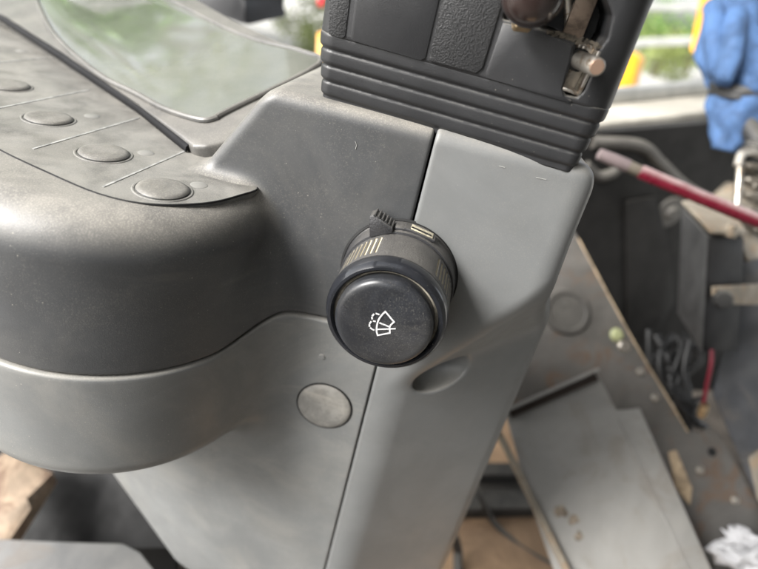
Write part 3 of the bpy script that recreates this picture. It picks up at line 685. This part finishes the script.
# blue-grey panel and wires in the right-hand corner
pn = thing('corner_panel', 'dark blue grey painted panel at the right edge beside the control box', 'panel', tuple(P(750, 400, 500)))
MB().poly([P(742, 262, 500), P(800, 250, 500), P(900, 640, 430), P(800, 600, 440), P(745, 470, 470), P(712, 395, 488), P(728, 330, 495)], np.array([8, 14, -4]), 2).build('panel_sheet', BLUEG, pn)
MB().poly([P(748, 458, 440), P(775, 440, 440), P(790, 520, 430), P(757, 500, 432)], np.array([2, 3, 0]), .6).build('torn_label', CREAM, pn)
ws = [[(655, 335, 540), (668, 360, 530), (672, 392, 520), (690, 418, 515), (706, 428, 520)], [(648, 330, 545), (650, 370, 535), (662, 400, 525), (672, 425, 520)], [(690, 340, 530), (684, 370, 525), (690, 400, 520), (698, 425, 515)], [(672, 335, 545), (660, 352, 530), (662, 380, 522), (684, 402, 515), (702, 398, 520)], [(680, 345, 540), (672, 372, 530), (680, 408, 520), (690, 436, 515)]]
wlab = ['leftmost dark wire hanging over the wall below the control box', 'thin dark wire hugging the edge of the tan plate', 'dark wire dropping straight down from the black box', 'dark wire looping sideways to the red wire', 'dark wire in the middle of the bundle below the black box']
for (w_, r_, lb) in zip(ws, (3.6, 2.6, 3.2, 2.4, 3.8), (wlab[1], wlab[0], wlab[2], wlab[3], wlab[4])):
    tag(MB().tube(smooth_open([P(*q) for q in w_]), r_, 12).build('wire', mat('wire_sheath', (.012, .012, .012), .5)), lb, 'wire', 'dark wires below the control box')
for k in range(6):
    pts_ = [P(672 + 7 * k % 23 + random.uniform(-4, 4), 338 + random.uniform(-6, 4), 535), P(652 + 8 * k + random.uniform(-12, 12), 362 + random.uniform(-8, 8), 528), P(690 - 6 * k + random.uniform(-12, 10), 385 + random.uniform(-8, 8), 522), P(664 + 6 * k + random.uniform(-8, 8), 404 + random.uniform(-6, 6), 517), P(688 + random.uniform(-8, 12), 424 + random.uniform(-6, 8), 514)]
    tag(MB().tube(smooth_open(pts_), random.uniform(1.8, 3.0), 10).build('wire', MATS['wire_sheath']), 'thin loose dark wire winding through the tangle under the control box', 'wire', 'dark wires below the control box')
# crumpled tissue
V = []; Fc = []; nu, nv = 28, 18
tc_ = P(752, 556, 425)
for i in range(nv + 1):
    for k in range(nu):
        th_ = math.pi * i / nv; ph_ = 2 * math.pi * k / nu
        rr = 1 + .22 * math.sin(3 * ph_ + 2 * th_) + .16 * math.sin(5 * ph_ - 4 * th_ + 1) + .14 * rng.normal()
        V.append(tc_ + rr * np.array([25 * math.sin(th_) * math.cos(ph_), 16 * math.sin(th_) * math.sin(ph_), 14 * math.cos(th_)]))
for i in range(nv):
    for k in range(nu): Fc.append((i * nu + k, i * nu + (k + 1) % nu, (i + 1) * nu + (k + 1) % nu, (i + 1) * nu + k))
tag(obj('crumpled_tissue', V, Fc, PAPER, angle=20), 'crumpled white tissue lying on the tan plate in the corner', 'tissue')

# under the instrument housing, bottom left
bkt = thing('rusty_bracket', 'rusty stepped steel bracket under the round instrument housing', 'bracket', tuple(P(20, 520, 420)))
a3 = [P(-40, 478, 440), P(5, 452, 455), P(50, 472, 450), P(24, 498, 432), P(28, 508, 428), P(3, 545, 405), P(-40, 590, 385)]
MB().poly(a3, np.array([2, 3, -4]), 1).build('bracket_sheet', RUST, bkt)
MB().poly([a3[2], a3[3], a3[4], a3[5], a3[5] + np.array([0, 4, -16]), a3[4] + np.array([0, 4, -16]), a3[3] + np.array([0, 4, -16]), a3[2] + np.array([0, 4, -16])][:4] + [a3[5] + np.array([1, 3, -14]), a3[2] + np.array([1, 3, -14])], np.array([2, 0, 0]), 0).build('bracket_edge', RUST, bkt)
st_ = thing('step_plate', 'pale grey painted step plate in the bottom left corner', 'step plate', tuple(P(60, 569, 360)))
MB().poly([P(-60, 536, 385), P(10, 540, 380), P(122, 543, 372), P(140, 552, 366), (P(178, 600, 340)), P(160, 700, 310), P(-100, 700, 310)], np.array([0, 2, -6]), 1.5).build('step_top', PALE, st_)
pd = thing('shade_box', 'added black box painting the deep shade under the round housing', 'box', tuple(P(70, 520, 480)))  # added black sheets standing in for the dark shade of the cavity
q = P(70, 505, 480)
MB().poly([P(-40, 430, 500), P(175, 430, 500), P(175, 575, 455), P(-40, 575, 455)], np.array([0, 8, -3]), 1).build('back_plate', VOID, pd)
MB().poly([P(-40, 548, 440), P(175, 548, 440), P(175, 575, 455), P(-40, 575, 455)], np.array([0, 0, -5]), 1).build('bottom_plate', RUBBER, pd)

# black pillar at the upper left
pil = MB(); e0, e1 = P(150, -60, 620), P(225, -60, 620)
pil.poly([P(118, -40, 560), P(232, -60, 560), P(241, 5, 560), P(250, 26, 560), P(238, 24, 560), P(196, 8, 560)], np.array([20, 60, 10]), 4)
tag(pil.build('window_pillar', mat('pillar_black', (.012, .012, .013), .45)), 'black window pillar end behind the instrument monitor', 'pillar')

# ================================================================== OUTSIDE
GZ = -1900
gm = mat('pale_gravel', (.45, .44, .41), .9, second=(.33, .32, .29), second_amt=.6, second_scale=.6, mottle=.25, mottle_scale=2.5)
g = obj('ground', [(-60000, -60000, GZ), (60000, -60000, GZ), (60000, 60000, GZ), (-60000, 60000, GZ)], [(0, 1, 2, 3)], gm, base=(0, 0, GZ)); struct(g)
LEAF = mat('bush_leaf', (.10, .20, .03), .55, mottle=.45, mottle_scale=3)
LEAF2 = mat('yellow_green_leaf', (.21, .25, .07), .55, mottle=.4, mottle_scale=3)
BARK = mat('bark', (.12, .09, .06), .9)
def bush(name, label, cat, c, rx, rz, n, m_, grp, trunk=0):
    t = thing(name, label, cat, tuple(c), grp); c = np.array(c, float)
    V = []; Fc = []; cl = [(rng.normal(size=3) * np.array([.55, .5, .45])) for _ in range(16)]
    for i in range(n):
        k = cl[i % 16]; p = k + rng.normal(size=3) * .22
        p = np.clip(p, -1.1, 1.1); q = c + np.array([p[0] * rx, p[1] * rx, trunk + rz + p[2] * rz * .95])
        s = rng.uniform(.03, .07) * rx; a_ = rng.normal(size=3); a_ /= np.linalg.norm(a_); b_ = np.cross(a_, rng.normal(size=3)); b_ /= np.linalg.norm(b_)
        j = len(V); V += [q - a_ * s, q + b_ * s * .5, q + a_ * s, q - b_ * s * .5]; Fc.append((j, j + 1, j + 2, j + 3))
    obj('foliage', V, Fc, m_, t)
    tr = MB()
    for k in range(4):
        e = np.array([rng.normal() * rx * .3, rng.normal() * rx * .3, trunk + rz * 1.1]); tr.tube([c, c + e * .5 + np.array([20, 0, 0]), c + e], [rx * .05, rx * .035, rx * .015], 8)
    tr.build('stem', BARK, t)
def gnd(u, v): return on(u, v, 2, GZ)
def far(u, v, d): return at(u, v, d * 1000.)
for (u, d, rx, rz, m_, lb) in ((668, 24, 1500, 1350, LEAF2, 'bright yellow green bush beyond the side window, beside the black column housing'), (640, 27, 1600, 1500, LEAF, 'darker green bush half hidden by the black column housing'), (700, 28, 1700, 1400, LEAF, 'green bush behind the blue glove and the yellow rail')):
    p = far(u, 40, d); bush('bush', lb, 'bush', (p[0], p[1], GZ), rx, rz, 2600, m_, 'bushes outside')
for (u, d, rx, rz, m_, lb) in ((316, 11, 620, 620, LEAF2, 'yellow green bush seen through the gap left of the black column housing'), (326, 9.5, 450, 520, LEAF2, 'small yellow green bush touching the left edge of the black column housing')):
    p = far(u, 20, d); bush('bush', lb, 'bush', (p[0], p[1], GZ), rx, rz, 2600, m_, 'bushes outside')
for (x, y, rx, rz, tk, lb) in [q for q in ((-7500, 8500, 3600, 4200, 2600, 'tall airy tree outside to the front left, reflected in the monitor screen'), (-6900, 7600, 3600, 2700, 100, 'dense dark tree outside, in front of the tall airy tree'), (-12500, 5500, 3800, 4300, 2600, 'tall tree outside to the far left, beside another tree'), (-2500, 13500, 3200, 3600, 2600, 'tall tree outside straight ahead, above the top of the picture')) if q[0] != -12500]:
    bush('tree', lb, 'tree', (x, y, GZ), rx, rz, 6500 if tk < 1000 else 1100, LEAF if tk < 1000 else LEAF2, 'trees outside', tk)
CONC = mat('pale_concrete', (.42, .42, .40), .8, mottle=.15, mottle_scale=2)
e0, e1 = far(560, 46, 20), far(800, 36, 20)
tag(MB().box((e0 + e1) / 2, (e1 - e0) / 2 * 1.5, (0, 120, 0), (0, 0, 130), 15).build('low_beam', CONC), 'pale concrete beam lying in front of the bushes', 'beam')
e0, e1 = far(560, 6, 21), far(800, 8, 21)
tag(MB().box((e0 + e1) / 2, (e1 - e0) / 2 * 1.5, (0, 60, 0), (0, 0, 110), 15).build('rail_beam', CONC), 'pale horizontal rail crossing above the bushes', 'rail')
yr = MB(); yr.poly([far(706, -30, 2.2), far(730, -30, 2.2), far(718, 30, 2.15), far(706, 66, 2.1), far(690, 50, 2.1), far(698, 10, 2.15)], np.array([30, 60, 0]), 8)
tag(yr.build('boom_arm', YELLOW), 'orange yellow machine arm slanting down beside the blue glove', 'machine arm')
yb = MB(); yb.poly([far(590, 118, 1.6), far(616, 117, 1.6), far(629, 112, 1.6), far(634, 80, 1.6), far(641, 58, 1.6), far(630, 50, 1.6), far(590, 90, 1.6)], np.array([30, 60, 0]), 8)
tag(yb.build('machine_guard', YELLOW), 'bright yellow machine guard just outside, against the right edge of the black column housing', 'machine guard')
yt = MB(); yt.poly([far(317, 32, 2.4), far(330, 34, 2.4), far(334, 70, 2.4), far(316, 64, 2.4)], np.array([10, 60, 0]), 8)
tag(yt.build('yellow_post', YELLOW), 'small yellow post end peeking out left of the black column housing', 'post')
rt = MB().lathe([(0, -20), (14, -16), (18, 0), (14, 16), (0, 20)], far(322, 1, 2.2), (0, 0, 1), 20)
tag(rt.build('red_lamp', REDP), 'small red round lamp left of the black column housing top', 'lamp')

# ================================================================== CAMERA AND LIGHT
cd = bpy.data.cameras.new('camera'); cam = bpy.data.objects.new('camera', cd); C.objects.link(cam)
cam.matrix_world = Matrix([[*R[0], 0], [*R[1], 0], [*R[2], 0], [0, 0, 0, 1]])
cd.sensor_width = 36; cd.lens = 36 * F / 758; cd.clip_start = .01; cd.clip_end = 500
cd.dof.use_dof = True; cd.dof.focus_distance = .190; cd.dof.aperture_fstop = 8.0
scene.camera = cam
SUN_EL, SUN_AZ = math.radians(36), math.radians(-126)     # azimuth from +Y towards +X
w = bpy.data.worlds.new('World'); scene.world = w; w.use_nodes = True
nt = w.node_tree; bg = nt.nodes['Background']; sky = nt.nodes.new('ShaderNodeTexSky'); sky.sky_type = 'NISHITA'; sky.sun_disc = False
sky.sun_elevation = SUN_EL; sky.sun_rotation = SUN_AZ; sky.dust_density = 3.0; sky.air_density = 1.0; sky.ozone_density = .6
hsv = nt.nodes.new('ShaderNodeHueSaturation'); hsv.inputs['Saturation'].default_value = .22
nt.links.new(sky.outputs[0], hsv.inputs['Color']); nt.links.new(hsv.outputs[0], bg.inputs['Color']); bg.inputs['Strength'].default_value = .075
sl_ = bpy.data.lights.new('sun', 'SUN'); so_ = bpy.data.objects.new('sun', sl_); C.objects.link(so_)
sl_.energy = 1.5; sl_.angle = math.radians(24); sl_.color = (1, .98, .955)
d = Vector((math.sin(SUN_AZ) * math.cos(SUN_EL), math.cos(SUN_AZ) * math.cos(SUN_EL), math.sin(SUN_EL)))
so_.rotation_euler = d.to_track_quat('Z', 'Y').to_euler()
vs = scene.view_settings; vs.view_transform = 'Standard'; vs.look = 'None'; vs.gamma = 1; vs.exposure = 2.32
scene.cycles.max_bounces = 8; scene.cycles.diffuse_bounces = 5; scene.cycles.use_denoising = True
